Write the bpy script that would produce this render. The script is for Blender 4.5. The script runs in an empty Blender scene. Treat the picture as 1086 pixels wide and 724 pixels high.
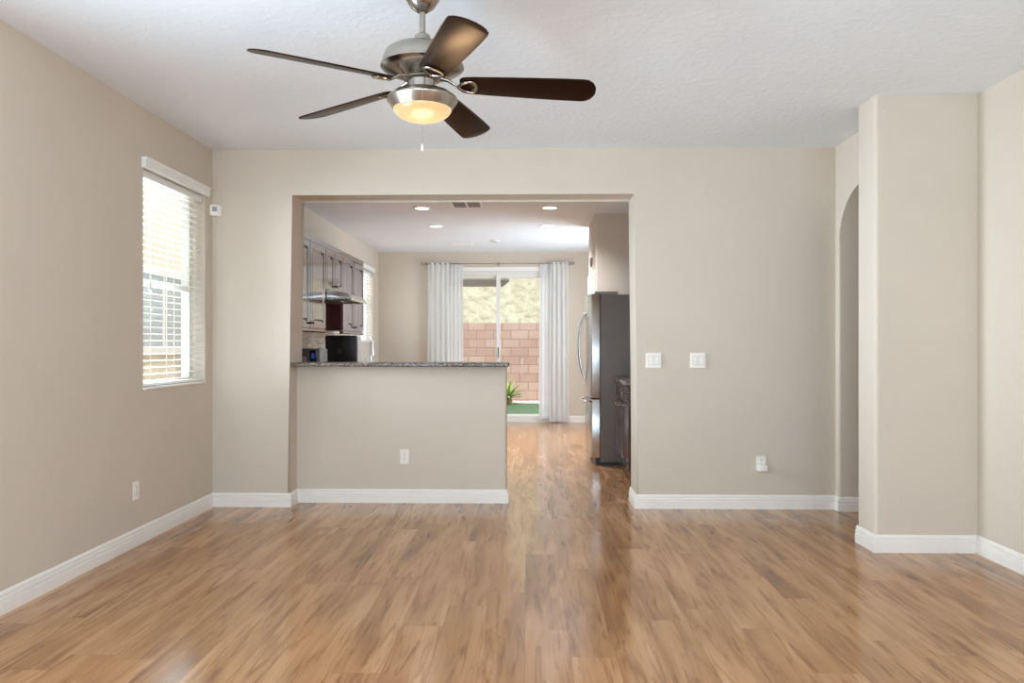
import bpy, bmesh, math, random
from mathutils import Vector, Matrix
PI = math.pi
SC = bpy.context.scene
COL = SC.collection
random.seed(7)

# ------------------------------------------------------------------ camera, world, sun, exposure
cam_d = bpy.data.cameras.new('camera')
cam = bpy.data.objects.new('camera', cam_d); COL.objects.link(cam)
cam.location = (0, 0, 1.24)
cam.rotation_euler = (PI/2, 0, math.radians(1.2))
cam_d.sensor_width = 36; cam_d.lens = 820/1086*36
cam_d.shift_y = 4/1086
cam_d.clip_start = 0.05; cam_d.clip_end = 300
SC.camera = cam

SKY = 1.1
w = bpy.data.worlds.new('sky'); SC.world = w; w.use_nodes = True
wn = w.node_tree.nodes; bg = wn['Background']
bg.inputs[0].default_value = (0.86, 0.93, 1.0, 1); bg.inputs[1].default_value = SKY

def lamp(name, kind, loc, rot, energy, color=(1, 1, 1), **kw):
    d = bpy.data.lights.new(name, kind); d.energy = energy; d.color = color
    for k, v in kw.items(): setattr(d, k, v)
    o = bpy.data.objects.new(name, d); COL.objects.link(o)
    o.location = loc; o.rotation_euler = rot
    return o

sun_dir = Vector((-0.32, 0.52, -1.0))            # travel direction: from behind the house, a little from the right
lamp('sun', 'SUN', (0, 0, 20), sun_dir.to_track_quat('-Z', 'Y').to_euler(), 1.75, (1, .95, .86), angle=0.01)
# fill lamps added behind the camera: some level, some turned up to the ceiling
DAY_FILL = (.71, .86, 1); UP_FILL = (.58, .80, 1)
for x in (-1.15, 1.40):
    lamp('daylight_fill', 'AREA', (x, -2.62, 1.50), (PI/2, 0, 0), 3, DAY_FILL, shape='RECTANGLE', size=1.9, size_y=1.9)
    lamp('upward_fill', 'AREA', (x, -2.50, .60), (PI-math.radians(55), 0, 0), 38, UP_FILL, shape='RECTANGLE', size=1.9, size_y=1.0, spread=math.radians(130))
# left-wall fill: an added unseen opening, then the window with the blind
lamp('daylight_fill', 'AREA', (-2.46, 1.6, 1.45), (0, -PI/2, 0), 20, DAY_FILL, shape='RECTANGLE', size=1.5, size_y=2.2)  # added out of view to brighten the right side
lamp('upward_fill', 'AREA', (-2.40, 1.6, .75), (0, -PI+math.radians(50), 0), 36, UP_FILL, shape='RECTANGLE', size=.8, size_y=2.2, spread=math.radians(130))
lamp('daylight_fill', 'AREA', (2.74, -.6, 1.45), (0, PI/2, 0), 44, DAY_FILL, shape='RECTANGLE', size=1.5, size_y=1.8)  # unseen right-wall lamp, added to brighten the left wall
lamp('daylight_fill', 'AREA', (-2.64, 5.2, 1.65), (0, -PI/2, 0), 30, DAY_FILL, shape='RECTANGLE', size=1.4, size_y=.62, spread=math.radians(82))
lamp('upward_fill', 'AREA', (-2.85, 5.3, 1.0), (0, -PI+math.radians(55), 0), 6, UP_FILL, shape='RECTANGLE', size=.7, size_y=1.2, spread=math.radians(150))  # upward lamp added to lift the ceiling near the back wall
# fill from an added nook opening hidden behind the pantry, and the sink window
lamp('daylight_fill', 'AREA', (1.56, 10.6, 1.45), (0, PI/2, 0), 32, DAY_FILL, shape='RECTANGLE', size=1.9, size_y=1.2)
lamp('daylight_fill', 'AREA', (-2.63, 11.45, 1.83), (0, -PI/2, 0), 9, DAY_FILL, shape='RECTANGLE', size=1.05, size_y=1.05)
lamp('upward_fill', 'AREA', (1.46, 10.6, .5), (0, PI-math.radians(50), 0), 10, UP_FILL, shape='RECTANGLE', size=.8, size_y=1.2, spread=math.radians(130))  # upward lamp added for the kitchen ceiling

SC.view_settings.view_transform = 'Standard'
SC.view_settings.look = 'None'
SC.view_settings.exposure = 0.75
SC.view_settings.gamma = 1.0
SC.view_settings.use_curve_mapping = False
SC.cycles.use_denoising = True
SC.cycles.max_bounces = 10; SC.cycles.diffuse_bounces = 6; SC.cycles.glossy_bounces = 5
SC.cycles.transparent_max_bounces = 12
SC.cycles.sample_clamp_indirect = 6.0

# ------------------------------------------------------------------ helpers: tagging
def tag(o, label=None, cat=None, group=None, kind=None):
    if label: o['label'] = label
    if cat: o['category'] = cat
    if group: o['group'] = group
    if kind: o['kind'] = kind
    return o

def empty(name, loc=(0, 0, 0), rotz=0.0, parent=None):
    o = bpy.data.objects.new(name, None); COL.objects.link(o)
    o.empty_display_size = 0.1
    o.location = loc; o.rotation_euler = (0, 0, rotz)
    if parent: o.parent = parent
    return o

def thing(name, label, cat, loc=(0, 0, 0), rotz=0.0, group=None):
    return tag(empty(name, loc, rotz), label, cat, group)

def obj(name, bm, m, parent=None, loc=None, rot=None, smooth=None, mats=None):
    """link a bmesh as ONE mesh object; smooth = sharp-edge angle in degrees"""
    bmesh.ops.recalc_face_normals(bm, faces=bm.faces[:])
    if smooth is not None:
        for f in bm.faces: f.smooth = True
        a = math.radians(smooth)
        for e in bm.edges:
            if len(e.link_faces) == 2 and e.calc_face_angle(0) > a: e.smooth = False
    me = bpy.data.meshes.new(name); bm.to_mesh(me); bm.free()
    for mm in (mats or [m]): me.materials.append(mm)
    o = bpy.data.objects.new(name, me); COL.objects.link(o)
    if parent: o.parent = parent
    if loc is not None: o.location = loc
    if rot is not None: o.rotation_euler = rot
    return o

def struct(name, bm, m, parent=None, label=None, **kw):
    o = obj(name, bm, m, parent, **kw)
    if parent is None: o['kind'] = 'structure'
    if label: o['label'] = label
    return o

def copy_tree(o, parent=None):
    c = o.copy(); COL.objects.link(c)
    if parent: c.parent = parent
    for ch in list(o.children): copy_tree(ch, c)
    return c

# ------------------------------------------------------------------ helpers: shapes
def BM(): return bmesh.new()

def box(bm, x0, x1, y0, y1, z0, z1, bev=0.0, seg=2, mi=0):
    m = Matrix.Translation(((x0+x1)/2, (y0+y1)/2, (z0+z1)/2)) @ Matrix.Diagonal((abs(x1-x0), abs(y1-y0), abs(z1-z0), 1))
    r = bmesh.ops.create_cube(bm, size=1, matrix=m)
    vs = r['verts']
    fs = set(f for v in vs for f in v.link_faces)
    for f in fs: f.material_index = mi
    if bev > 0:
        es = list(set(e for v in vs for e in v.link_edges))
        rb = bmesh.ops.bevel(bm, geom=es, offset=bev, segments=seg, profile=0.5, affect='EDGES')
        for f in rb['faces']: f.material_index = mi
    return bm

def prism(bm, pts, axis, a, b, mi=0):
    """extrude a closed 2-D outline; axis 'X': pts are (y,z); 'Y': (x,z); 'Z': (x,y)"""
    def P(p, t):
        return {'X': (t, p[0], p[1]), 'Y': (p[0], t, p[1]), 'Z': (p[0], p[1], t)}[axis]
    A = [bm.verts.new(P(p, a)) for p in pts]; B = [bm.verts.new(P(p, b)) for p in pts]
    n = len(pts); fs = [bm.faces.new(A), bm.faces.new(B[::-1])]
    for i in range(n): fs.append(bm.faces.new((A[i], A[(i+1) % n], B[(i+1) % n], B[i])))
    for f in fs: f.material_index = mi
    return A, B

def bevel_edges(bm, pred, off, seg=4):
    es = [e for e in bm.edges if pred(e.verts[0].co, e.verts[1].co)]
    bmesh.ops.bevel(bm, geom=es, offset=off, segments=seg, profile=0.5, affect='EDGES')

def lathe(bm, prof, n=48, cx=0, cy=0, mi=0):
    """revolve (r,z) profile about the vertical axis"""
    rings = []
    for r, z in prof:
        if r < 1e-6: rings.append([bm.verts.new((cx, cy, z))])
        else: rings.append([bm.verts.new((cx+r*math.cos(2*PI*i/n), cy+r*math.sin(2*PI*i/n), z)) for i in range(n)])
    for A, B in zip(rings, rings[1:]):
        for i in range(n):
            j = (i+1) % n
            if len(A) == 1 and len(B) == 1: continue
            if len(A) == 1: f = bm.faces.new((A[0], B[i], B[j]))
            elif len(B) == 1: f = bm.faces.new((A[i], A[j], B[0]))
            else: f = bm.faces.new((A[i], A[j], B[j], B[i]))
            f.material_index = mi
    return bm

def tube(bm, path, r, n=10, closed=False, flat=1.0, mi=0):
    """sweep a circle (or per-point radii) along a path"""
    P = [Vector(p) for p in path]; m = len(P)
    rad = r if isinstance(r, (list, tuple)) else [r]*m
    T = []
    for i in range(m):
        if closed: t = P[(i+1) % m]-P[i-1]
        else: t = P[min(i+1, m-1)]-P[max(i-1, 0)]
        T.append(t.normalized())
    up = Vector((0, 0, 1)) if abs(T[0].z) < .9 else Vector((1, 0, 0))
    u = (up - T[0]*up.dot(T[0])).normalized()
    rings = []
    for i in range(m):
        u = (u - T[i]*u.dot(T[i])).normalized(); v = T[i].cross(u)
        rings.append([bm.verts.new(P[i]+rad[i]*(math.cos(2*PI*k/n)*u*flat+math.sin(2*PI*k/n)*v)) for k in range(n)])
    for i in range(m if closed else m-1):
        A, B = rings[i], rings[(i+1) % m]
        for k in range(n):
            f = bm.faces.new((A[k], A[(k+1) % n], B[(k+1) % n], B[k])); f.material_index = mi
    if not closed:
        for R in (rings[0], rings[-1][::-1]):
            f = bm.faces.new(R); f.material_index = mi
    return bm

def ball(bm, c, r, sx=1, sy=1, sz=1, seg=16, rings=10, mi=0):
    m = Matrix.Translation(c) @ Matrix.Diagonal((r*sx, r*sy, r*sz, 1))
    rr = bmesh.ops.create_uvsphere(bm, u_segments=seg, v_segments=rings, radius=1, matrix=m)
    for v in rr['verts']:
        for f in v.link_faces: f.material_index = mi
    return bm

def sweep_h(bm, path, prof, d0=None, d1=None):
    """sweep a (offset,z) profile along a horizontal polyline, offset to the RIGHT of travel, mitred; d0/d1 = neighbouring directions"""
    P = [Vector((p[0], p[1])) for p in path]; n = len(P)
    D = [(P[i+1]-P[i]).normalized() for i in range(n-1)]
    rings = []
    for i in range(n):
        a = D[i-1] if i > 0 else (Vector(d0) if d0 else D[0])
        b = D[i] if i < n-1 else (Vector(d1) if d1 else D[-1])
        na, nb = Vector((a.y, -a.x)), Vector((b.y, -b.x))
        k = na+nb; k = k/(k.dot(na)) if k.length > 1e-6 else na
        rings.append([bm.verts.new((P[i].x+k.x*o, P[i].y+k.y*o, z)) for o, z in prof])
    m = len(prof)
    for A, B in zip(rings, rings[1:]):
        for k in range(m): bm.faces.new((A[k], A[(k+1) % m], B[(k+1) % m], B[k]))
    bm.faces.new(rings[0]); bm.faces.new(rings[-1][::-1])
    return bm

# ------------------------------------------------------------------ helpers: materials
def L(c):
    return tuple(((x/255)/12.92 if x/255 <= .04045 else ((x/255+.055)/1.055)**2.4) for x in c) + (1,)

class NT:
    def __init__(s, name):
        s.m = bpy.data.materials.new(name); s.m.use_nodes = True
        s.t = s.m.node_tree; s.b = s.t.nodes['Principled BSDF']; s.out = s.t.nodes['Material Output']
    def n(s, typ, ins=None, **kw):
        d = s.t.nodes.new(typ)
        for k, v in kw.items(): setattr(d, k, v)
        for k, v in (ins or {}).items():
            if hasattr(v, 'is_output') or hasattr(v, 'links'): s.t.links.new(v, d.inputs[k])
            else: d.inputs[k].default_value = v
        return d
    def link(s, a, b): s.t.links.new(a, b)
    def math(s, op, a, b=None, c=None):
        ins = {0: a}
        if b is not None: ins[1] = b
        if c is not None: ins[2] = c
        return s.n('ShaderNodeMath', ins, operation=op).outputs[0]
    def ramp(s, fac, stops):
        r = s.n('ShaderNodeValToRGB', {0: fac}); e = r.color_ramp.elements
        while len(e) < len(stops): e.new(.5)
        for el, (p, c) in zip(e, stops): el.position = p; el.color = c
        return r.outputs[0]
    def bump(s, h, strength, dist):
        b = s.n('ShaderNodeBump', {'Height': h, 'Strength': strength, 'Distance': dist})
        s.link(b.outputs[0], s.b.inputs['Normal'])
    def coord(s): return s.n('ShaderNodeTexCoord').outputs['Object']
    def noise(s, vec, scale, detail=4, rough=.55, dist=0):
        return s.n('ShaderNodeTexNoise', {'Vector': vec, 'Scale': scale, 'Detail': detail, 'Roughness': rough, 'Distortion': dist}).outputs[0]
    def mapping(s, vec, scale=(1, 1, 1), loc=(0, 0, 0), rot=(0, 0, 0)):
        return s.n('ShaderNodeMapping', {'Vector': vec, 'Scale': scale, 'Location': loc, 'Rotation': rot}).outputs[0]

def mat(name, c, rough=.5, metal=0, spec=.5, var=0, vscale=8, bump=0, bscale=60, bdist=.002, coat=0, emit=None, estr=0, aniso=0):
    t = NT(name); b = t.b; col = L(c)
    b.inputs['Base Color'].default_value = col
    b.inputs['Roughness'].default_value = rough; b.inputs['Metallic'].default_value = metal
    b.inputs['Specular IOR Level'].default_value = spec
    if coat: b.inputs['Coat Weight'].default_value = coat; b.inputs['Coat Roughness'].default_value = .08
    if aniso: b.inputs['Anisotropic'].default_value = aniso
    co = t.coord()
    if var:
        nz = t.noise(co, vscale, 3)
        lo = tuple(x*(1-var) for x in col[:3])+(1,); hi = tuple(min(1, x*(1+var)) for x in col[:3])+(1,)
        t.link(t.ramp(nz, [(.3, lo), (.7, hi)]), b.inputs['Base Color'])
    if bump: t.bump(t.noise(co, bscale, 3), bump, bdist)
    if emit: b.inputs['Emission Color'].default_value = L(emit); b.inputs['Emission Strength'].default_value = estr
    return t.m

def stucco(name, c, scale, strength, dist, thr=None, rough=.85):
    """painted drywall with an orange-peel / knock-down texture"""
    t = NT(name); co = t.coord()
    t.b.inputs['Roughness'].default_value = rough; t.b.inputs['Specular IOR Level'].default_value = .25
    col = L(c); v = t.noise(co, 1.7, 2)
    t.link(t.ramp(v, [(.25, tuple(x*.975 for x in col[:3])+(1,)), (.75, tuple(min(1, x*1.02) for x in col[:3])+(1,))]), t.b.inputs['Base Color'])
    n1 = t.noise(co, scale, 3, .5)
    if thr:
        n1 = t.n('ShaderNodeMapRange', {0: n1, 1: thr, 2: thr+.10, 3: 0., 4: 1.}, clamp=True).outputs[0]
    t.bump(n1, strength, dist)
    return t.m

M = {}
M['wall'] = stucco('painted_wall', (209, 196, 180), 95, .45, .0022)
M['ceiling'] = stucco('ceiling_paint', (230, 231, 232), 26, .32, .003, thr=.5)
M['trim'] = mat('white_trim', (240, 234, 226), .38, var=.015)
M['white_plastic'] = mat('white_plastic', (238, 231, 221), .35, var=.01)
M['slot'] = mat('dark_slot', (70, 66, 62), .6, var=.05)
M['nickel'] = mat('brushed_nickel', (172, 164, 154), .25, 1, var=.05, vscale=30, aniso=.4)
M['chrome'] = mat('chrome', (222, 222, 224), .1, 1, var=.02)
M['steel'] = mat('stainless_steel', (205, 203, 200), .2, 1, var=.03, vscale=4, aniso=.3)
M['fridge_side'] = mat('grey_fridge_enamel', (128, 124, 121), .45, var=.03, bump=.15, bscale=250, bdist=.0006)
M['black'] = mat('black_plastic', (22, 21, 22), .32, var=.1)
M['black_gloss'] = mat('black_gloss', (10, 10, 11), .12, var=.1)
M['silver_plastic'] = mat('silver_plastic', (118, 120, 126), .35, .6, var=.03)
M['blue_screen'] = mat('blue_screen', (24, 46, 110), .15, emit=(40, 80, 170), estr=.18, var=.05)
M['rubber'] = mat('dark_rubber', (30, 30, 30), .8, var=.1)
M['vinyl'] = mat('window_vinyl', (226, 222, 214), .45, var=.01)
M['slat'] = mat('blind_slat', (238, 236, 231), .45, var=.01)
M['cord'] = mat('blind_cord', (222, 218, 210), .8, var=.02)
M['concrete'] = mat('patio_concrete', (176, 170, 162), .85, var=.08, vscale=3, bump=.3, bscale=40)
M['gravel'] = mat('white_gravel', (226, 222, 214), .8, var=.12, vscale=12)
M['soil'] = mat('pale_soil', (196, 184, 166), .95, var=.1, vscale=3, bump=.5, bscale=15, bdist=.02)
M['beam'] = mat('grey_painted_beam', (186, 184, 180), .7, var=.04)
M['neighbour'] = mat('beige_stucco', (222, 208, 188), .9, var=.05, bump=.3, bscale=50)
M['neighbour_glass'] = mat('reflective_glass', (186, 192, 196), .08, 0, .9, var=.05)
M['agave'] = mat('agave_leaf', (156, 178, 104), .5, var=.2, vscale=6)
M['agave_core'] = mat('agave_trunk', (140, 116, 84), .8, var=.2)
M['diffuser'] = mat('lamp_diffuser', (255, 255, 250), .5, emit=(255, 250, 238), estr=3.0)
M['vent_grey'] = mat('vent_louvre', (150, 150, 152), .5, var=.05)

def wood_floor():
    t = NT('plank_floor'); co = t.coord(); W, LEN = .182, 1.22
    sep = t.n('ShaderNodeSeparateXYZ', {0: co}); x, y = sep.outputs[0], sep.outputs[1]
    rx = t.math('DIVIDE', t.math('ADD', x, 20.033), W); row = t.math('FLOOR', rx)
    off = t.n('ShaderNodeTexWhiteNoise', {'W': row}, noise_dimensions='1D').outputs[0]
    ry = t.math('ADD', t.math('DIVIDE', y, LEN), t.math('MULTIPLY', off, 7.3)); cell = t.math('FLOOR', ry)
    idv = t.n('ShaderNodeCombineXYZ', {0: row, 1: cell, 2: 0.}).outputs[0]
    rnd = t.n('ShaderNodeTexWhiteNoise', {'Vector': idv}, noise_dimensions='3D').outputs[0]
    zo = t.math('MULTIPLY', rnd, 37.)
    v1 = t.n('ShaderNodeCombineXYZ', {0: t.math('MULTIPLY', x, 8.), 1: t.math('MULTIPLY', y, 1.0), 2: zo}).outputs[0]
    v2 = t.n('ShaderNodeCombineXYZ', {0: t.math('MULTIPLY', x, 90.), 1: t.math('MULTIPLY', y, 2.6), 2: zo}).outputs[0]
    v3 = t.n('ShaderNodeCombineXYZ', {0: t.math('MULTIPLY', x, 26.), 1: t.math('MULTIPLY', y, 2.3), 2: zo}).outputs[0]
    blot = t.noise(v1, 1.0, 2, .5, .5)                  # broad light and dark figure
    fine = t.noise(v2, 1.0, 3, .6, .3)                   # fine pores
    wav = t.noise(v3, 1.0, 5, .62, 1.0)                  # wavy cathedral grain
    c = t.ramp(blot, [(.26, L((142, 99, 62))), (.43, L((170, 124, 81))), (.58, L((188, 141, 97))), (.76, L((204, 159, 115)))])
    def mul(a, b, f):
        return t.n('ShaderNodeMix', {0: f, 6: a, 7: b}, data_type='RGBA', blend_type='MULTIPLY').outputs[2]
    c = mul(c, t.ramp(wav, [(.30, (.48, .41, .35, 1)), (.40, (.72, .66, .61, 1)), (.485, (.95, .93, .92, 1)), (.56, (1, 1, 1, 1)), (1, (1.08, 1.08, 1.08, 1))]), .9)
    c = mul(c, t.ramp(fine, [(.32, (.86, .83, .80, 1)), (.6, (1.03, 1.03, 1.03, 1))]), .6)
    c = mul(c, t.ramp(rnd, [(0, (.97, .965, .96, 1)), (1, (1.03, 1.03, 1.03, 1))]), 1.)
    fx = t.math('FRACT', rx); fy = t.math('FRACT', ry)
    ex = t.math('MULTIPLY', t.math('MINIMUM', fx, t.math('SUBTRACT', 1., fx)), W)
    ey = t.math('MULTIPLY', t.math('MINIMUM', fy, t.math('SUBTRACT', 1., fy)), LEN)
    seam = t.n('ShaderNodeMapRange', {0: t.math('MINIMUM', ex, ey), 1: .0004, 2: .0022, 3: 0., 4: 1.}, clamp=True).outputs[0]
    c = mul(c, t.ramp(seam, [(0, (.62, .56, .5, 1)), (1, (1, 1, 1, 1))]), .5)
    t.link(c, t.b.inputs['Base Color'])
    t.link(t.ramp(wav, [(.2, (.22,)*3+(1,)), (.8, (.14,)*3+(1,))]), t.b.inputs['Roughness'])
    t.b.inputs['Specular IOR Level'].default_value = .5
    h = t.math('ADD', t.math('MULTIPLY', blot, .3), seam)
    t.bump(h, .08, .001)
    t.b.inputs['Coat Weight'].default_value = .14; t.b.inputs['Coat Roughness'].default_value = .12
    return t.m
M['floor'] = wood_floor()

def cherry(name, c0, c1, rough, coat=.8):
    t = NT(name); co = t.coord()
    n = t.noise(t.mapping(co, (40, 40, 2.2)), 1., 4, .6, .6)
    t.link(t.ramp(n, [(.3, L(c0)), (.7, L(c1))]), t.b.inputs['Base Color'])
    t.b.inputs['Roughness'].default_value = rough
    t.b.inputs['Coat Weight'].default_value = coat; t.b.inputs['Coat Roughness'].default_value = .06
    return t.m
M['cherry'] = cherry('dark_cherry', (58, 21, 21), (86, 35, 33), .22, 1.)
M['cherry'].node_tree.nodes['Principled BSDF'].inputs['Specular IOR Level'].default_value = .8
M['blade'] = cherry('walnut_fan_blade', (11, 6, 5), (22, 12, 8), .34, 0)
M['blade'].node_tree.nodes['Principled BSDF'].inputs['Specular Tint'].default_value = (1, .44, .16, 1)
M['blade'].node_tree.nodes['Principled BSDF'].inputs['Specular IOR Level'].default_value = .34

def granite():
    t = NT('granite'); co = t.coord()
    v = t.n('ShaderNodeTexVoronoi', {'Vector': co, 'Scale': 170.}).outputs['Color']
    g = t.n('ShaderNodeSeparateColor', {0: v}).outputs[0]
    n = t.noise(co, 45, 4)
    m = t.math('ADD', t.math('MULTIPLY', g, .55), t.math('MULTIPLY', n, .45))
    t.link(t.ramp(m, [(.28, L((36, 30, 27))), (.42, L((84, 70, 62))), (.55, L((116, 100, 90))), (.72, L((156, 144, 134)))]), t.b.inputs['Base Color'])
    t.b.inputs['Roughness'].default_value = .16
    return t.m
M['granite'] = granite()

def mosaic():
    t = NT('backsplash_tile'); co = t.coord()
    b = t.n('ShaderNodeTexBrick', {'Vector': t.mapping(co, rot=(0, PI/2, PI/2)), 'Color1': L((150, 120, 96)), 'Color2': L((196, 182, 164)), 'Mortar': L((170, 160, 148)),
            'Scale': 1., 'Mortar Size': .002, 'Brick Width': .15, 'Row Height': .025, 'Bias': -.1})
    t.link(b.outputs[0], t.b.inputs['Base Color']); t.b.inputs['Roughness'].default_value = .25
    t.bump(b.outputs[1], -.3, .001)
    return t.m
M['mosaic'] = mosaic()

def cmu():
    t = NT('block_wall'); co = t.coord()
    sep = t.n('ShaderNodeSeparateXYZ', {0: co})
    v = t.n('ShaderNodeCombineXYZ', {0: sep.outputs[0], 1: t.math('ADD', sep.outputs[2], .03), 2: 0.}).outputs[0]
    b = t.n('ShaderNodeTexBrick', {'Vector': v, 'Color1': L((206, 176, 164)), 'Color2': L((190, 156, 144)), 'Mortar': L((160, 130, 120)),
            'Scale': 1., 'Mortar Size': .009, 'Brick Width': .405, 'Row Height': .203, 'Mortar Smooth': .2})
    n = t.noise(co, 3, 4)
    c = t.n('ShaderNodeMix', {0: .5, 6: b.outputs[0], 7: t.ramp(n, [(.3, (.86, .82, .8, 1)), (.7, (1.05, 1.05, 1.05, 1))])}, data_type='RGBA', blend_type='MULTIPLY').outputs[2]
    t.link(c, t.b.inputs['Base Color']); t.b.inputs['Roughness'].default_value = .95
    t.bump(b.outputs[1], -.6, .008)
    return t.m
M['cmu'] = cmu()

def hill():
    t = NT('dry_hillside'); co = t.coord()
    n = t.noise(t.mapping(co, (1, .6, 1), rot=(0, .5, 0)), 4.5, 7, .68, .4)
    t.link(t.ramp(n, [(.3, L((132, 124, 100))), (.45, L((165, 157, 134))), (.62, L((183, 177, 157)))]), t.b.inputs['Base Color'])
    t.b.inputs['Roughness'].default_value = 1.; t.bump(n, .6, .09)
    return t.m
M['hill'] = hill()

def turf():
    t = NT('artificial_turf'); co = t.coord()
    n = t.noise(co, 120, 3); k = t.noise(co, 1.2, 3)
    m = t.math('ADD', t.math('MULTIPLY', n, .6), t.math('MULTIPLY', k, .4))
    t.link(t.ramp(m, [(.3, L((66, 92, 66))), (.7, L((104, 132, 100)))]), t.b.inputs['Base Color'])
    t.b.inputs['Roughness'].default_value = .9; t.bump(n, .8, .01)
    return t.m
M['turf'] = turf()

def pane_mat():
    t = NT('window_glass')
    tr = t.n('ShaderNodeBsdfTransparent', {0: (.97, .985, .98, 1)}); gl = t.n('ShaderNodeBsdfGlossy', {'Roughness': .02})
    fc = t.n('ShaderNodeLayerWeight', {0: .5}).outputs['Facing']
    fr = t.math('ADD', .007, t.math('MULTIPLY', .5, t.math('POWER', fc, 5.)))
    mx = t.n('ShaderNodeMixShader', {0: fr, 1: tr.outputs[0], 2: gl.outputs[0]})
    t.link(mx.outputs[0], t.out.inputs[0]); return t.m
M['glass'] = pane_mat()

def cloth(name, c, transp, trans):
    t = NT(name); co = t.coord()
    d = t.n('ShaderNodeBsdfDiffuse', {0: L(c)}); tl = t.n('ShaderNodeBsdfTranslucent', {0: L(c)}); tp = t.n('ShaderNodeBsdfTransparent')
    wv = t.noise(co, 400, 2)
    bp = t.n('ShaderNodeBump', {'Height': wv, 'Strength': .2, 'Distance': .001}); t.link(bp.outputs[0], d.inputs['Normal'])
    m1 = t.n('ShaderNodeMixShader', {0: trans, 1: d.outputs[0], 2: tl.outputs[0]})
    m2 = t.n('ShaderNodeMixShader', {0: transp, 1: m1.outputs[0], 2: tp.outputs[0]})
    t.link(m2.outputs[0], t.out.inputs[0]); return t.m
M['drape'] = cloth('white_drape', (250, 249, 247), 0., .35)
M['sheer'] = cloth('sheer_voile', (252, 252, 254), .16, .6)

def bowl_mat():
    t = NT('alabaster_bowl'); co = t.coord()
    n = t.noise(co, 14, 3, .6, 1.)
    t.link(t.ramp(n, [(.3, L((255, 214, 150))), (.7, L((255, 230, 184)))]), t.b.inputs['Emission Color'])
    t.b.inputs['Emission Strength'].default_value = .47
    t.b.inputs['Base Color'].default_value = L((100, 74, 44)); t.b.inputs['Roughness'].default_value = .3
    return t.m
M['bowl'] = bowl_mat()

# ------------------------------------------------------------------ the shell
H = 2.74
YA, YB = 5.90, 6.22          # wall with the pass-through: front and back face
XL, XR = -2.43, 2.685
OL, OR_, OZ = -1.83, .822, 2.410
KX, KY, KR = -2.42, 12.45, 1.5
Y0 = -2.6                    # rear wall

b = BM(); box(b, -2.75, 4.2, Y0-.2, 12.62, -.12, 0); struct('floor', b, M['floor'])
b = BM(); box(b, -2.75, 4.2, Y0-.2, 12.62, H, H+.1); struct('ceiling', b, M['ceiling'])

def panel_wall(x0, x1, y0, y1, holes, axis):
    """wall with rectangular holes; axis 'X' wall runs along Y (holes y0,y1,z0,z1), 'Y' runs along X"""
    bm = BM()
    lo, hi = (y0, y1) if axis == 'X' else (x0, x1)
    def put(a, c, z0, z1):
        if c-a < 1e-5 or z1-z0 < 1e-5: return
        if axis == 'X': box(bm, x0, x1, a, c, z0, z1)
        else: box(bm, a, c, y0, y1, z0, z1)
    cur = lo
    for a, c, z0, z1 in sorted(holes):
        put(cur, a, 0, H); put(a, c, 0, z0); put(a, c, z1, H); cur = c
    put(cur, hi, 0, H)
    return bm

W1 = (4.83, 5.765, .958, 2.362)             # living room window in the left wall
W2 = (10.9, 12.0, 1.285, 2.37)             # kitchen window
struct('wall_left', panel_wall(XL-.18, XL, Y0, YA, [(.5, 2.7, .7, 2.2), W1], 'X'), M['wall'])  # first hole is an unseen opening added for the fill lamps
struct('wall_kitchen_left', panel_wall(KX-.19, KX, YA, KY, [W2], 'X'), M['wall'])
DX0, DX1, DZ = -1.40, .44, 2.43
struct('wall_kitchen_back', panel_wall(-2.61, 4.0, KY, KY+.16, [(DX0, DX1, 0, DZ)], 'Y'), M['wall'])
RW = [(-2.1, -.2, .55, 2.45), (.45, 2.35, .55, 2.45)]  # rear openings out of view, added for the fill lamps
struct('wall_rear', panel_wall(-2.61, 2.85, Y0-.18, Y0, RW, 'Y'), M['wall'])
struct('wall_right', panel_wall(XR, XR+.15, Y0, 4.68, [(-1.5, .3, .7, 2.2)], 'X'), M['wall'])  # its hole is an unseen opening added for a fill lamp

# wall with the pass-through (inverted U), rounded drywall corners
b = BM()
prism(b, [(XL, 0), (OL, 0), (OL, OZ), (OR_, OZ), (OR_, 0), (2.325, 0), (2.325, H), (XL, H)], 'Y', YA, YB)
def on_open(p, q):
    def ok(v): return (abs(v.x-OL) < 1e-4 or abs(v.x-OR_) < 1e-4) and v.z < OZ+1e-4 or (abs(v.z-OZ) < 1e-4 and OL-1e-4 < v.x < OR_+1e-4)
    return ok(p) and ok(q) and abs(p.y-q.y) < 1e-4
bevel_edges(b, on_open, .018)
struct('wall_back', b, M['wall'], smooth=40)
# half wall under the bar top
b = BM(); box(b, OL, -.17, 6.075, YB, 0, 1.074)
bevel_edges(b, lambda p, q: abs(p.x+.17) < 1e-4 and abs(q.x+.17) < 1e-4 and abs(p.y-q.y) < 1e-4, .018)
struct('wall_half', b, M['wall'], smooth=40)
# arched side wall
ay0, ay1, asp, arise = 4.95, 5.83, 2.01, .375
arc = [((ay0+ay1)/2 - (ay1-ay0)/2*math.cos(PI*i/28), asp+arise*math.sin(PI*i/28)) for i in range(29)]
b = BM()
prism(b, [(4.86, 0), (ay0, 0)] + arc + [(ay1, 0), (YB, 0), (YB, H), (4.86, H)], 'X', 2.325, 2.50)
bevel_edges(b, lambda p, q: abs(p.x-q.x) < 1e-4 and ay0-1e-4 < min(p.y, q.y) and max(p.y, q.y) < ay1+1e-4 and max(p.z, q.z) < asp+arise+1e-3 and not (abs(p.z) < 1e-5 and abs(q.z) < 1e-5), .015)
struct('wall_arch', b, M['wall'], smooth=40)
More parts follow.
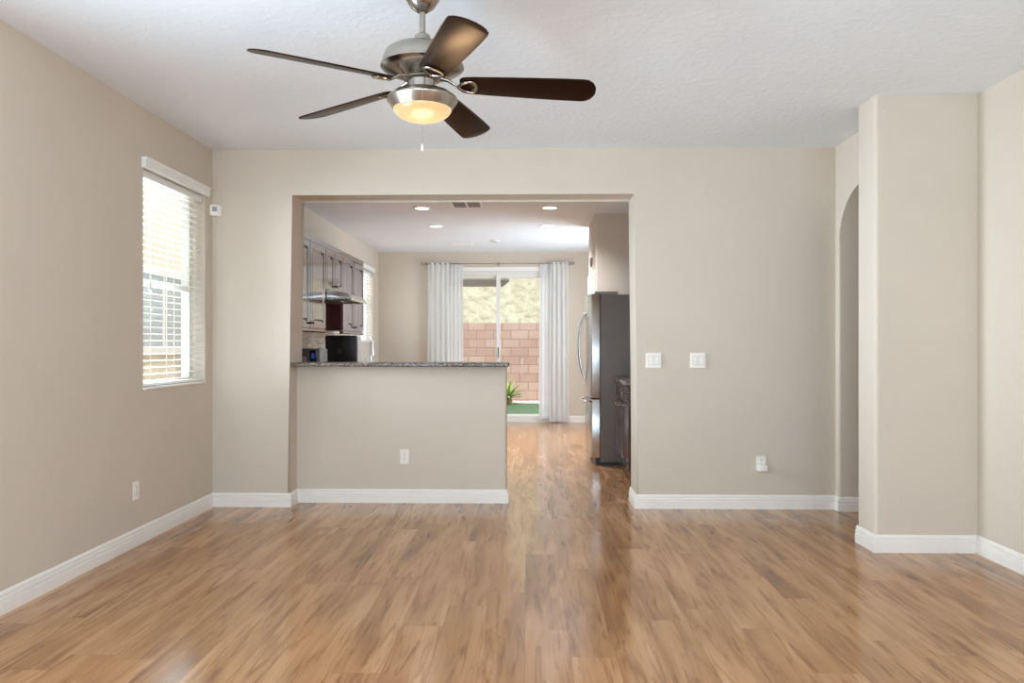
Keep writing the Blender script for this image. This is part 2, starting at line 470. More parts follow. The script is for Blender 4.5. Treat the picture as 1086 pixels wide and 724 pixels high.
# projecting corner
b = BM(); box(b, 2.08, XR+.15, 4.68, 4.93, 0, H)
bevel_edges(b, lambda p, q: abs(p.x-2.08) < 1e-4 and abs(q.x-2.08) < 1e-4 and abs(p.z-q.z) > 1, .022)
struct('wall_corner', b, M['wall'], smooth=40)
# hallway beyond the arch
b = BM(); box(b, 3.7, 3.8, 4.5, 6.4, 0, H); box(b, 2.5, 3.7, YB-.02, 6.4, 0, H); box(b, 2.5, 3.7, 4.93, 4.95, 0, H)
struct('wall_hallway', b, M['wall'])
# kitchen right side and pantry block
struct('wall_kitchen_right', panel_wall(KR, KR+.12, YB, KY, [(9.95, 11.25, .5, 2.4)], 'X'), M['wall'])  # hidden nook opening, added to carry the kitchen fill lamps
PX0, PY0, PY1 = .77, 8.82, 9.85
b = BM(); box(b, PX0, KR, PY0, PY1, 0, H)
bevel_edges(b, lambda p, q: abs(p.x-PX0) < 1e-4 and abs(q.x-PX0) < 1e-4 and abs(p.z-q.z) > 1, .018)
struct('wall_pantry', b, M['wall'], smooth=40)

# baseboards: colonial profile
BP = [(0, 0), (.016, 0), (.016, .056), (.0105, .0595), (.0145, .0635), (.0135, .079), (.0065, .0825), (.0105, .087), (.0095, .096), (.005, .104), (0, .106)]
def base(name, path, d0=None, d1=None):
    b = BM(); sweep_h(b, path, BP, d0, d1); return struct(name, b, M['trim'])
U, D_, R_, L_ = (0, 1), (0, -1), (1, 0), (-1, 0)
base('baseboard_left', [(XL, Y0), (XL, YA)], None, R_)
base('baseboard_back_left', [(XL, YA), (OL, YA), (OL, 6.075)], U, R_)
base('baseboard_half_wall', [(OL, 6.075), (-.17, 6.075), (-.17, YB)], U, None)
base('baseboard_back_right', [(OR_, YB), (OR_, YA), (2.325, YA)], None, D_)
base('baseboard_arch', [(2.325, YA), (2.325, ay1), (2.50, ay1)], R_, None)
base('baseboard_corner', [(2.08, 4.93), (2.08, 4.68), (XR, 4.68)], None, D_)
base('baseboard_right', [(XR, 4.68), (XR, Y0)], R_, None)
base('baseboard_kitchen_back', [(DX1+.05, KY), (KR, KY)], None, None)
base('baseboard_pantry', [(PX0, PY1), (PX0, PY1-.04)], None, None)

# ------------------------------------------------------------------ windows
def window(name, x_in, x_gl, W, rail):
    y0, y1, z0, z1 = W
    fr = BM(); t = .045
    box(fr, x_gl-.03, x_gl+.03, y0, y0+t, z0, z1); box(fr, x_gl-.03, x_gl+.03, y1-t, y1, z0, z1)
    box(fr, x_gl-.03, x_gl+.03, y0+t, y1-t, z0, z0+t); box(fr, x_gl-.03, x_gl+.03, y0+t, y1-t, z1-t, z1)
    root = struct(name, fr, M['vinyl'])
    s = BM(); box(s, x_gl-.02, x_gl+.025, y0+t, y1-t, rail-.022, rail+.022, .004); obj('meeting_rail', s, M['vinyl'], root)
    g = BM(); box(g, x_gl-.004, x_gl+.002, y0+t, y1-t, z0+t, rail-.022); box(g, x_gl-.012, x_gl-.006, y0+t, y1-t, rail+.022, z1-t)
    obj('pane', g, M['glass'], root)
    return root
window('window_1', XL, XL-.13, W1, 1.66)
window('window_2', KX, KX-.13, W2, 1.88)
b = BM(); box(b, XL-.11, XL+.012, W1[0], W1[1], W1[2]-.001, W1[2]+.014, .004); struct('trim_1', b, M['trim'])
b = BM(); box(b, KX-.11, KX+.03, W2[0], W2[1], W2[2]-.001, W2[2]+.018, .004); struct('trim_2', b, M['trim'])
for i, (a, c, z0, z1) in enumerate(RW):  # unseen rear window frames, added around the fill lamp openings
    b = BM(); t = .05; y0, y1 = Y0-.13, Y0-.07
    box(b, a, a+t, y0, y1, z0, z1); box(b, c-t, c, y0, y1, z0, z1); box(b, a+t, c-t, y0, y1, z0, z0+t); box(b, a+t, c-t, y0, y1, z1-t, z1)
    box(b, (a+c)/2-.02, (a+c)/2+.02, y0, y1, z0+t, z1-t)
    struct('window_%d' % (i+3), b, M['vinyl'])

def blind(label, x, W, pitch, valance_z, tilt, wand=True):
    """2 inch faux-wood blind hanging in a window recess; x = centre plane"""
    y0, y1, z0, z1 = W; y0 += .008; y1 -= .008
    root = thing('window_blind', label, 'window blind', (x, (y0+y1)/2, z1))
    def rel(bm): bmesh.ops.translate(bm, verts=bm.verts[:], vec=(-x, -(y0+y1)/2, -z1)); return bm
    v = BM(); xo = valance_z[2]
    prism(v, [(xo-.012, valance_z[0]), (xo, valance_z[0]+.004), (xo+.002, valance_z[0]+.02), (xo+.002, valance_z[1]-.02), (xo+.008, valance_z[1]-.012), (xo+.01, valance_z[1]), (xo-.012, valance_z[1])], 'Y', y0-.03, y1+.03)
    for ya, yb in ((y0-.03, y0-.018), (y1+.018, y1+.03)):
        box(v, valance_z[3], xo-.012, ya, yb, valance_z[0], valance_z[1])
    obj('valance', rel(v), M['slat'], root)
    hd = BM(); box(hd, x-.025, x+.025, y0, y1, z1-.05, z1-.004); obj('headrail', rel(hd), M['slat'], root)
    s = BM(); n = int((z1-.07-z0-.045)/pitch)
    for i in range(n):
        zc = z1-.075-pitch*i
        pts = []
        for k in range(5):
            q = -.024+.012*k; pts.append((q, .0022*(1-(q/.024)**2)))
        loop = [(q, h+.0028) for q, h in pts]+[(q, h) for q, h in pts[::-1]]
        c_, s_ = math.cos(tilt), math.sin(tilt)
        prism(s, [(x+q*c_-h*s_, zc+q*s_+h*c_) for q, h in loop], 'Y', y0, y1)
    obj('slats', rel(s), M['slat'], root)
    br = BM(); box(br, x-.026, x+.026, y0, y1, z0+.018, z0+.036, .003); obj('bottom_rail', rel(br), M['slat'], root)
    lc = BM()
    for f in (.14, .5, .86):
        yy = y0+(y1-y0)*f
        for dx in (-.026, .026): tube(lc, [(x+dx, yy, z1-.05), (x+dx, yy, z0+.03)], .0011, 5)
    obj('ladder_cord', rel(lc), M['cord'], root)
    if wand:
        wd = BM(); yy = y0+.1
        tube(wd, [(x+.032, yy, z1-.06), (x+.034, yy, 1.64)], .0012, 5); tube(wd, [(x+.032, yy+.018, z1-.06), (x+.034, yy+.018, 1.62)], .0012, 5)
        lathe(wd, [(0, 1.645), (.004, 1.643), (.009, 1.60), (0, 1.598)], 10, x+.034, yy); lathe(wd, [(0, 1.625), (.004, 1.623), (.009, 1.58), (0, 1.578)], 10, x+.034, yy+.018)
        obj('pull_cord', rel(wd), M['cord'], root, smooth=50)
    return root
blind('white slatted blind in the living room window, left wall', XL-.045, W1, .0443, (2.358, 2.426, XL+.028, XL+.001), math.radians(-4))
blind('white slatted blind on the kitchen window past the cabinets', KX-.045, W2, .0443, (2.365, 2.43, KX+.03, KX+.001), math.radians(-4), False)

# ------------------------------------------------------------------ sliding glass door
def sliding_door():
    y0, y1 = KY+.03, KY+.14; t = .05
    b = BM()
    box(b, DX0, DX0+t, y0, y1, 0, DZ); box(b, DX1-t, DX1, y0, y1, 0, DZ); box(b, DX0+t, DX1-t, y0, y1, DZ-.06, DZ); box(b, DX0+t, DX1-t, y0, y1, -.004, .03)
    root = struct('door_1', b, M['vinyl'])
    mid = (DX0+DX1)/2
    def panel(name, xa, xb, ya, yb, s0, s1):
        p = BM(); z0, z1 = .03, DZ-.06
        box(p, xa, xa+s0, ya, yb, z0, z1, .004); box(p, xb-s1, xb, ya, yb, z0, z1, .004)
        box(p, xa+s0, xb-s1, ya, yb, z0, z0+.07, .004); box(p, xa+s0, xb-s1, ya, yb, z1-.045, z1, .004)
        o = obj(name, p, M['vinyl'], root)
        g = BM(); box(g, xa+s0, xb-s1, (ya+yb)/2-.004, (ya+yb)/2+.004, z0+.07, z1-.045); obj('pane', g, M['glass'], o)
        return o
    panel('fixed_panel', DX0+t, mid+.025, y0+.06, y1-.01, .05, .05)
    sp = panel('sliding_panel', mid-.035, DX1-t, y0+.008, y0+.052, .065, .05)
    h = BM(); tube(h, [(mid-.004, y0+.006, 1.04), (mid-.004, y0-.022, 1.06), (mid-.004, y0-.026, 1.12), (mid-.004, y0-.022, 1.18), (mid-.004, y0+.006, 1.20)], .007, 8)
    obj('handle', h, M['black'], sp, smooth=50)
sliding_door()

b = BM(); box(b, DX0, DX1, KY-.012, KY-.0005, DZ+.002, DZ+.07, .003); struct('trim_3', b, M['trim'])
# pantry door in the left face of the pantry block
def pantry_door():
    y0, y1, zt = 8.97, 9.73, 2.04
    b = BM()
    for a, c, z0, z1 in ((y0-.065, y0, 0, zt+.065), (y1, y1+.065, 0, zt+.065), (y0, y1, zt, zt+.065)):
        box(b, PX0-.018, PX0-.0005, a, c, z0, z1, .004)
    root = struct('door_2', b, M['trim'])
    p = BM(); box(p, PX0-.012, PX0-.001, y0+.003, y1-.003, .008, zt-.003)
    f = min(p.faces, key=lambda f: f.calc_center_median().x)
    obj('door_panel', p, M['trim'], root)
    q = BM()
    for z0, z1 in ((.2, .95), (1.08, 1.9)):
        for a, c in ((y0+.1, (y0+y1)/2-.05), ((y0+y1)/2+.05, y1-.1)): box(q, PX0-.017, PX0-.012, a, c, z0, z1, .004)
    obj('raised_panels', q, M['trim'], root)
    k = BM(); ball(k, (PX0-.06, y0+.07, .95), .027); tube(k, [(PX0-.012, y0+.07, .95), (PX0-.05, y0+.07, .95)], .01, 10)
    obj('door_knob', k, M['nickel'], root, smooth=50)
pantry_door()
b = BM(); box(b, PX0-.025, PX0-.0005, 9.28, 9.42, 2.19, 2.29, .006)
tag(obj('door_chime', b, M['vent_grey']), 'small grey box high on the white wall above the fridge', 'wall box')

# ------------------------------------------------------------------ ceiling fan
def ceiling_fan():
    FX, FY = -.430, 3.136
    root = thing('ceiling_fan', 'brushed nickel ceiling fan with five dark wood blades and lit bowl', 'ceiling fan', (FX, FY, H))
    def Z(z): return z-H
    b = BM(); lathe(b, [(0, Z(2.739)), (.078, Z(2.739)), (.081, Z(2.725)), (.080, Z(2.69)), (.070, Z(2.645)), (.048, Z(2.612)), (.028, Z(2.598)), (.02, Z(2.592)), (0, Z(2.592))])
    obj('canopy', b, M['nickel'], root, smooth=40)
    b = BM(); lathe(b, [(0, Z(2.61)), (.0125, Z(2.61)), (.0125, Z(2.49)), (0, Z(2.49))], 24); obj('downrod', b, M['nickel'], root, smooth=40)
    b = BM(); lathe(b, [(0, Z(2.505)), (.02, Z(2.505)), (.031, Z(2.497)), (.035, Z(2.470)), (.038, Z(2.448)), (.1, Z(2.445)), (.13, Z(2.439)), (.150, Z(2.424)), (.160, Z(2.40)), (.163, Z(2.378)),
              (.168, Z(2.375)), (.169, Z(2.367)), (.164, Z(2.363)), (.158, Z(2.359)), (.150, Z(2.354)), (.105, Z(2.334)), (.078, Z(2.322)), (.072, Z(2.319)), (0, Z(2.319))], 64)
    obj('motor_housing', b, M['nickel'], root, smooth=35)
    b = BM(); lathe(b, [(0, Z(2.332)), (.07, Z(2.332)), (.074, Z(2.328)), (.074, Z(2.318)), (.066, Z(2.314)), (.056, Z(2.312)), (.055, Z(2.285)), (.057, Z(2.268)), (0, Z(2.268))], 48)
    obj('switch_housing', b, M['nickel'], root, smooth=35)
    b = BM(); lathe(b, [(0, Z(2.272)), (.085, Z(2.272)), (.118, Z(2.262)), (.141, Z(2.243)), (.144, Z(2.236)), (.142, Z(2.23)), (.124, Z(2.205)), (.120, Z(2.198)), (.112, Z(2.198)), (0, Z(2.215))], 64)
    obj('light_fitter', b, M['nickel'], root, smooth=35)
    b = BM(); lathe(b, [(.1185*math.cos(a), Z(2.201)-.052*math.sin(a)) for a in [PI/2*i/12 for i in range(13)]]+[(0, Z(2.149))], 64)
    obj('light_bowl', b, M['bowl'], root, smooth=60)
    ch = BM(); cz = 2.23; px, py = .02, -.147
    tube(ch, [(px, py+.006, Z(2.236)), (px, py, Z(2.2)), (px, py, Z(2.02))], .0004, 5)
    c = obj('pull_chain', ch, M['nickel'], root)
    p = BM(); lathe(p, [(0, Z(2.022)), (.002, Z(2.019)), (.004, Z(2.008)), (.0045, Z(1.998)), (.002, Z(1.991)), (0, Z(1.99))], 12, px, py); obj('pull', p, M['white_plastic'], c, smooth=50)
    # one blade: runs along +x, left side (+y) lower
    def outline():
        top = [(.152, .036), (.160, .048), (.175, .054), (.21, .057), (.30, .062), (.45, .069), (.58, .073), (.655, .0735)]
        tip = [(.672, .071), (.690, .056), (.701, .036), (.7065, .016)]
        up = top+tip
        return up+[(x, -y) for x, y in up[::-1]]
    bl = BM(); prism(bl, outline(), 'Z', -.003, .003); bevel_edges(bl, lambda p, q: abs(p.z-q.z) < 1e-5, .0015, 2)
    bmesh.ops.rotate(bl, verts=bl.verts[:], cent=(0, 0, 0), matrix=Matrix.Rotation(-math.radians(15), 3, 'X'))
    for v in bl.verts: v.co.z += (.66-v.co.x)*.036
    base_ang = 217.4+1.2
    blade = obj('blade', bl, M['blade'], root, (0, 0, Z(2.280)), (0, 0, math.radians(base_ang)), smooth=30)
    br = BM()
    tube(br, [(.058, 0, .043), (.08, 0, .042), (.105, 0, .036), (.130, 0, .020), (.152, 0, .006)], [.009, .011, .010, .008, .006], 10, flat=.7)
    loop = []
    for i in range(28):
        a = 2*PI*i/28; x = .182-.036*math.cos(a); y = .047*math.sin(a)*(.42+.58*math.sin(a/2)**2)
        loop.append((x, y, (.66-x)*.036-.0085-math.tan(math.radians(15))*y))
    tube(br, loop, .0062, 8, closed=True, flat=.8)
    for s in (-1, 1):
        zz = (.66-.205)*.036-s*.02*.268
        lathe(br, [(0, zz-.009), (.006, zz-.008), (.006, zz), (0, zz)], 10, .205, s*.02)
    brk = obj('blade_bracket', br, M['nickel'], blade, smooth=50)
    for k in range(1, 5):
        c = copy_tree(blade, root); c.rotation_euler = (0, 0, math.radians(base_ang-72*k))
    lamp('fan_lamp', 'POINT', (FX, FY, 2.03), (0, 0, 0), 2.4, (1, .70, .40), shadow_soft_size=.09)
ceiling_fan()

# ------------------------------------------------------------------ small wall fixtures
def switch_plate(x, y, z, label):
    r = thing('switch_plate', label, 'light switch', (x, y, z), 0, 'double light switches on the back wall')
    b = BM(); box(b, -.059, .059, -.0065, 0, -.0585, .0585, .003); obj('plate', b, M['white_plastic'], r)
    for s in (-.023, .023):
        t = BM(); prism(t, [(-.0065, -.033), (-.0095, -.033), (-.0115, .0), (-.0085, .033), (-.0065, .033)], 'X', s-.0165, s+.0165)
        obj('rocker', t, M['white_plastic'], r)
        g = BM(); box(g, s-.0182, s+.0182, -.0067, -.0062, -.0345, .0345); obj('rocker_gap', g, M['vent_grey'], r)
switch_plate(.952, YA, 1.125, 'white double light switch nearest the kitchen opening')
switch_plate(1.287, YA, 1.125, 'white double light switch farther right from the kitchen opening')

def outlet(x, y, z, rotz, label, plug=False):
    r = thing('wall_outlet', label, 'wall outlet', (x, y, z), rotz, 'white wall outlets')
    b = BM(); box(b, -.035, .035, -.006, 0, -.057, .057, .003); obj('cover_plate', b, M['white_plastic'], r)
    for dz in ((.02, -.02) if not plug else (.024,)):
        f = BM(); box(f, -.0165, .0165, -.0085, -.005, dz-.0145, dz+.0145, .004); o = obj('receptacle', f, M['white_plastic'], r)
        s = BM()
        for dx in (-.0065, .0065): box(s, dx-.0012, dx+.0012, -.0089, -.0084, dz-.001, dz+.008)
        lathe(s, [(0, 0), (.0028, 0)], 10); 
        bmesh.ops.delete(s, geom=[v for v in s.verts if abs(v.co.y) < .004], context='VERTS')
        box(s, -.0025, .0025, -.0089, -.0084, dz-.009, dz-.005); obj('slots', s, M['slot'], o)
    s = BM(); box(s, -.0025, .0025, -.0072, -.0058, -.0025, .0025); obj('screw', s, M['vent_grey'], r)
    return r
outlet(-.974, 6.075, .363, 0, 'white outlet on the half wall under the bar top')
outlet(XL, 4.735, .342, PI/2, 'white outlet low on the left wall below the window')
outlet(1.764, YA, .345, 0, 'white outlet behind the plug-in on the right of the back wall', plug=True)
pl = thing('plug_in_adapter', 'small white plug-in adapter in the lower half of the right-hand outlet', 'adapter', (1.766, YA-.0085, .318))
b = BM(); box(b, -.036, .036, -.045, 0, -.028, .024, .008, 3); obj('adapter_body', b, M['white_plastic'], pl, smooth=40)
b = BM(); box(b, -.014, .014, -.0465, -.0445, -.012, .008, .0006); obj('adapter_face', b, M['trim'], pl)

ms = thing('motion_sensor', 'small white motion sensor high in the left corner beside the blind', 'sensor', (XL+.028, YA, 2.272))
b = BM(); prism(b, [(-.028, -.06), (-.028, 0), (.048, 0), (.052, -.014), (.030, -.050), (-.012, -.066)], 'Z', -.042, .042); bevel_edges(b, lambda p, q: True, .004, 2)
obj('sensor_case', b, M['white_plastic'], ms, smooth=40)
b = BM(); prism(b, [(-.003, -.064), (.028, -.051), (.029, -.053), (-.002, -.0668)], 'Z', -.012, .024); obj('lens', b, M['vent_grey'], ms)

# kitchen ceiling: recessed lights, vents, detector
def can_light(x, y, where):
    r = thing('recessed_light', 'recessed kitchen ceiling light, ' + where, 'ceiling light', (x, y, H), 0, 'recessed lights in the kitchen ceiling')
    b = BM(); lathe(b, [(.074, -.0005), (.1, -.0005), (.1, -.004), (.094, -.008), (.078, -.009), (.074, -.004)], 40)
    # close the ring
    obj('trim_ring', b, M['trim'], r, smooth=40)
    d = BM(); lathe(d, [(0, -.0035), (.076, -.0035), (.076, -.001), (0, -.001)], 40); obj('diffuser', d, M['diffuser'], r)
    lamp('can_lamp', 'SPOT', (x, y, H-.02), (0, 0, 0), 88, (.86, .92, 1), spot_size=math.radians(134), spot_blend=.8, shadow_soft_size=.06)
for x, y, wh in ((-1.16, 8.43, 'front left, beside the square vent'), (-1.16, 9.70, 'back left, farther from the opening'), (.235, 8.43, 'front right, nearest the fridge'), (.235, 9.70, 'back right, above the sliding door side')):
    can_light(x, y, wh)

def vent(x0, x1, y0, y1, label, dark):
    r = thing('ceiling_vent', label, 'ceiling vent', ((x0+x1)/2, (y0+y1)/2, H)); hx, hy = (x1-x0)/2, (y1-y0)/2
    b = BM(); t = .022
    for a in ((-hx, hx, -hy, -hy+t), (-hx, hx, hy-t, hy), (-hx, -hx+t, -hy+t, hy-t), (hx-t, hx, -hy+t, hy-t), (-.009, .009, -hy+t, hy-t)): box(b, a[0], a[1], a[2], a[3], -.009, -.0005)
    obj('frame', b, M['trim'], r)
    p = BM(); box(p, -hx+t, hx-t, -hy+t, hy-t, -.002, -.0005); obj('backing', p, M['slot'] if dark else M['vent_grey'], r)
    l = BM(); n = 12
    for i in range(n):
        yy = -hy+t+(2*hy-2*t)*(i+.5)/n
        prism(l, [(yy-.009, -.003), (yy-.0075, -.003), (yy+.008, -.0085), (yy+.0065, -.0085)], 'X', -hx+t, hx-t)
    obj('louvres', l, M['vent_grey'] if dark else M['trim'], r)
vent(-.82, -.49, 8.02, 8.38, 'square white ceiling vent with two grey louvred halves', True)
vent(-1.14, -.83, 11.28, 11.58, 'pale ceiling vent at the far end near the curtain rod', False)
sd = thing('smoke_detector', 'round white smoke detector on the far kitchen ceiling', 'smoke detector', (-.475, 11.07, H))
b = BM(); lathe(b, [(0, -.0005), (.07, -.0005), (.07, -.010), (.062, -.018), (.05, -.021), (0, -.021)], 32); obj('detector_case', b, M['white_plastic'], sd, smooth=40)
b = BM(); lathe(b, [(.02, -.0212), (.034, -.0212), (.034, -.023), (.02, -.023)], 24); obj('sensor_grille', b, M['vent_grey'], sd)

# ------------------------------------------------------------------ bar top
b = BM(); box(b, OL+.001, -.145, 5.915, 6.30, 1.0745, 1.107)
bevel_edges(b, lambda p, q: not (abs(p.x-OL-.001) < 1e-4 and abs(q.x-OL-.001) < 1e-4), .011, 4)
tag(obj('bar_top', b, M['granite'], smooth=40), 'speckled brown granite bar top on the beige half wall', 'countertop')

# ------------------------------------------------------------------ kitchen cabinets
def door_mesh(wd, ht, frame=.055):
    """raised-panel door in the y-z plane, front towards +x, lower near corner at the origin"""
    b = BM(); box(b, 0, .02, 0, wd, 0, ht)
    bevel_edges(b, lambda p, q: p.x > .019 and q.x > .019, .003, 2)
    f = max((f for f in b.faces if f.normal.x > .9), key=lambda f: f.calc_area())
    def inset(th, dep): bmesh.ops.inset_region(b, faces=[f], thickness=th, depth=dep, use_even_offset=True)
    inset(frame, 0); inset(.004, -.013); inset(.008, 0); inset(.016, .008)
    return b
def knob_mesh(c):
    b = BM(); x, y, z = c
    tube(b, [(x, y, z), (x+.012, y, z)], .005, 10); ball(b, (x+.02, y, z), .0135, .75, 1, 1)
    return b

CXF = -2.07
def wall_cabinet(y0, y1, z0, z1, label, doors, knobs, rail=True):
    r = thing('wall_cabinet', label, 'wall cabinet', (KX, y0, z0), 0, 'cherry wall cabinets')
    d = CXF-KX; wd = y1-y0; ht = z1-z0
    b = BM(); box(b, .001, d, .0015, wd-.0015, 0, ht, .002); obj('carcass', b, M['cherry'], r)
    n = len(doors); each = wd/n
    for i in range(n):
        dm = door_mesh(each-.016, ht-.012); o = obj('door', dm, M['cherry'], r, (d+.001, each*i+.008, .006))
        k = knobs[i]
        obj('knob', knob_mesh((.02, .03 if k == 'near' else each-.04, .045)), M['black'], o, smooth=50)
    if rail:
        l = BM(); prism(l, [(d-.02, 0), (d-.02, -.035), (d+.012, -.035), (d+.02, -.024), (d+.02, -.004), (d+.012, 0)], 'Y', .0015, wd-.0015)
        obj('light_rail', l, M['cherry'], r, smooth=30)
    return r
wall_cabinet(6.67, 7.79, 1.40, 2.225, 'tall cherry wall cabinet at the near end, left of the hood', [0, 1], ['far', 'near'])
wall_cabinet(7.79, 8.52, 1.81, 2.225, 'short cherry wall cabinet above the range hood', [0, 1], ['far', 'near'], False)
wall_cabinet(8.52, 9.60, 1.40, 2.225, 'tall cherry wall cabinet at the far end beside the kitchen window', [0, 1], ['far', 'near'])
b = BM(); sweep_h(b, [(KX+.001, 9.60), (CXF+.02, 9.60), (CXF+.02, 6.67)][::-1], [(0, 2.226), (-.001, 2.226)][:0] + [(0, 2.226), (-.012, 2.228), (-.016, 2.242), (-.04, 2.262), (-.05, 2.268), (-.05, 2.282), (0, 2.282)], None, None)
tag(obj('crown_moulding', b, M['cherry'], smooth=25), 'dark crown moulding running along the top of the cherry cabinets', 'moulding')

# range hood
rh = thing('range_hood', 'curved stainless range hood below the short wall cabinet', 'range hood', (KX, 7.80, 1.70))
prof = [(.002, .0), (.002, .105), (.30, .105)] + [(.30+.32*math.sin(PI/2*i/10), .026+.079*math.cos(PI/2*i/10)) for i in range(1, 11)] + [(.625, .0)]
b = BM(); prism(b, prof, 'Y', .0, .71); bevel_edges(b, lambda p, q: abs(p.y-q.y) < 1e-5, .003, 2); obj('hood_shell', b, M['steel'], rh, smooth=25)
b = BM(); box(b, .622, .634, -.004, .714, -.004, .024, .003); obj('front_lip', b, M['steel'], rh)
b = BM(); box(b, .05, .58, .03, .68, -.006, -.0005, .002); obj('filter_panel', b, M['slot'], rh)
for y in (.12, .59):
    b = BM(); lathe(b, [(0, -.007), (.03, -.007), (.03, -.014), (0, -.016)], 20, .5, y); obj('hood_lamp', b, M['chrome'], rh, smooth=40)

# base run along the left wall (worktop just hidden by the bar)
r = thing('base_cabinet', 'cherry base cabinet run along the left kitchen wall behind the bar', 'base cabinet', (KX, 6.4, 0))
b = BM(); box(b, .001, .56, 0, 5.6, .1, .88); box(b, .001, .50, 0, 5.6, 0.0005, .1); obj('carcass', b, M['cherry'], r)
for i in range(10):
    o = obj('door', door_mesh(.55, .74), M['cherry'], r, (.561, .005+.56*i, .12)); obj('knob', knob_mesh((.02, .5 if i % 2 == 0 else .04, .69)), M['black'], o, smooth=50)
b = BM(); box(b, KX+.001, KX+.63, 6.38, 12.02, .8805, .915, .006); tag(obj('worktop', b, M['granite']), 'speckled granite worktop along the left kitchen wall', 'countertop')
b = BM(); box(b, KX+.0005, KX+.010, 6.40, 10.4, .916, 1.395); tag(obj('tile_backsplash', b, M['mosaic']), 'brown mosaic tile backsplash under the wall cabinets', 'backsplash')

# appliances on the worktop
r = thing('countertop_appliance', 'black box-shaped countertop appliance with small round emblem on its side', 'appliance', (-2.218, 8.40, .9155))
b = BM(); box(b, 0, .335, 0, .15, .012, .432, .012, 3); obj('case', b, M['black'], r, smooth=40)
b = BM(); box(b, .3355, .36, .002, .148, .02, .425, .006, 2); obj('front_door', b, M['vent_grey'], r)
b = BM(); lathe(b, [(0, 0), (.024, 0), (.024, .0015), (.02, .0015), (.02, .0008), (0, .0008)], 28); obj('emblem', b, M['slot'], r, (.16, -.0002, .26), (PI/2, 0, 0))
for x in (.03, .30):
    for y in (.03, .12):
        b = BM(); lathe(b, [(0, 0), (.014, 0), (.014, .013), (0, .013)], 12, x, y); obj('foot', b, M['rubber'], r)

r = thing('coffee_machine', 'silver countertop machine with small blue display, left end of the bar', 'appliance', (-2.14, 7.18, .9155))
b = BM(); prism(b, [(-.0, 0.005), (.20, 0.005), (.20, .285), (.18, .295), (.02, .295), (0, .285)], 'Y', .0, .26); bevel_edges(b, lambda p, q: True, .005, 2); obj('body', b, M['silver_plastic'], r, smooth=30)
b = BM(); box(b, -.035, -.001, .02, .24, .005, .285, .006); obj('water_tank', b, M['black_gloss'], r)
b = BM(); box(b, .10, .165, -.008, .004, .16, .275, .004); o = obj('control_panel', b, M['black_gloss'], r)
b = BM(); box(b, .118, .148, -.0095, -.0085, .20, .25, .0003); obj('display', b, M['blue_screen'], o)
b = BM(); box(b, .02, .07, -.01, .004, .15, .22, .004); obj('dispenser', b, M['vent_grey'], r)
b = BM(); box(b, .01, .22, -.004, .004, .01, .05, .002); obj('drip_tray', b, M['black'], r)

r = thing('kitchen_faucet', 'tall gooseneck chrome faucet below the kitchen window', 'faucet', (-2.25, 11.0, .9155), -PI/2.6)
b = BM(); lathe(b, [(0, 0), (.028, 0), (.028, .01), (.02, .02), (.017, .09), (0, .09)], 24); obj('base', b, M['chrome'], r, smooth=40)
b = BM(); path = [(0, 0, .06), (0, 0, .33)] + [(.075-.075*math.cos(PI*i/14), 0, .33+.10*math.sin(PI*i/14)) for i in range(1, 15)] + [(.15, 0, .26)]
tube(b, path, .016, 14); obj('spout', b, M['chrome'], r, smooth=50)
b = BM(); tube(b, [(.15, 0, .275), (.15, 0, .18)], [.019, .024], 14); obj('spray_head', b, M['chrome'], r, smooth=50)
b = BM(); tube(b, [(0, -.015, .07), (.0, -.05, .08), (.01, -.09, .12)], [.01, .007, .006], 10); obj('lever', b, M['chrome'], r, smooth=50)

# right-hand base cabinets by the fridge
def right_base(y_far, wd, label, ndoors):
    # local +x faces the aisle (world -x), local +y runs to world -y
    r = thing('base_cabinet', label, 'base cabinet', (KR, y_far, 0), PI, 'cherry base cabinets beside the fridge')
    d = KR-.92
    b = BM(); box(b, .002, d, .001, wd-.001, .10, .875); box(b, .002, d-.07, .001, wd-.001, .0005, .10, mi=0); obj('carcass', b, M['cherry'], r)
    dr = obj('drawer', door_mesh(wd-.012, .15, .028), M['cherry'], r, (d+.0005, .006, .715)); obj('knob', knob_mesh((.02, (wd-.012)/2, .075)), M['nickel'], dr, smooth=50)
    each = wd/ndoors
    for i in range(ndoors):
        o = obj('door', door_mesh(each-.010, .585), M['cherry'], r, (d+.0005, each*i+.005, .115))
        ky = .04 if (ndoors == 1 or i == 1) else each-.05
        obj('knob', knob_mesh((.02, ky, .545)), M['nickel'], o, smooth=50)
    return r
right_base(7.99, .43, 'dark cherry base cabinet pressed against the fridge side', 2)
right_base(7.558, .60, 'cherry base cabinet nearer the opening, half hidden by the wall edge', 1)
b = BM(); box(b, .875, KR-.001, 6.955, 7.992, .8755, .912, .008, 3); tag(obj('worktop', b, M['granite'], smooth=40), 'granite worktop on the cherry base cabinets beside the fridge', 'countertop')

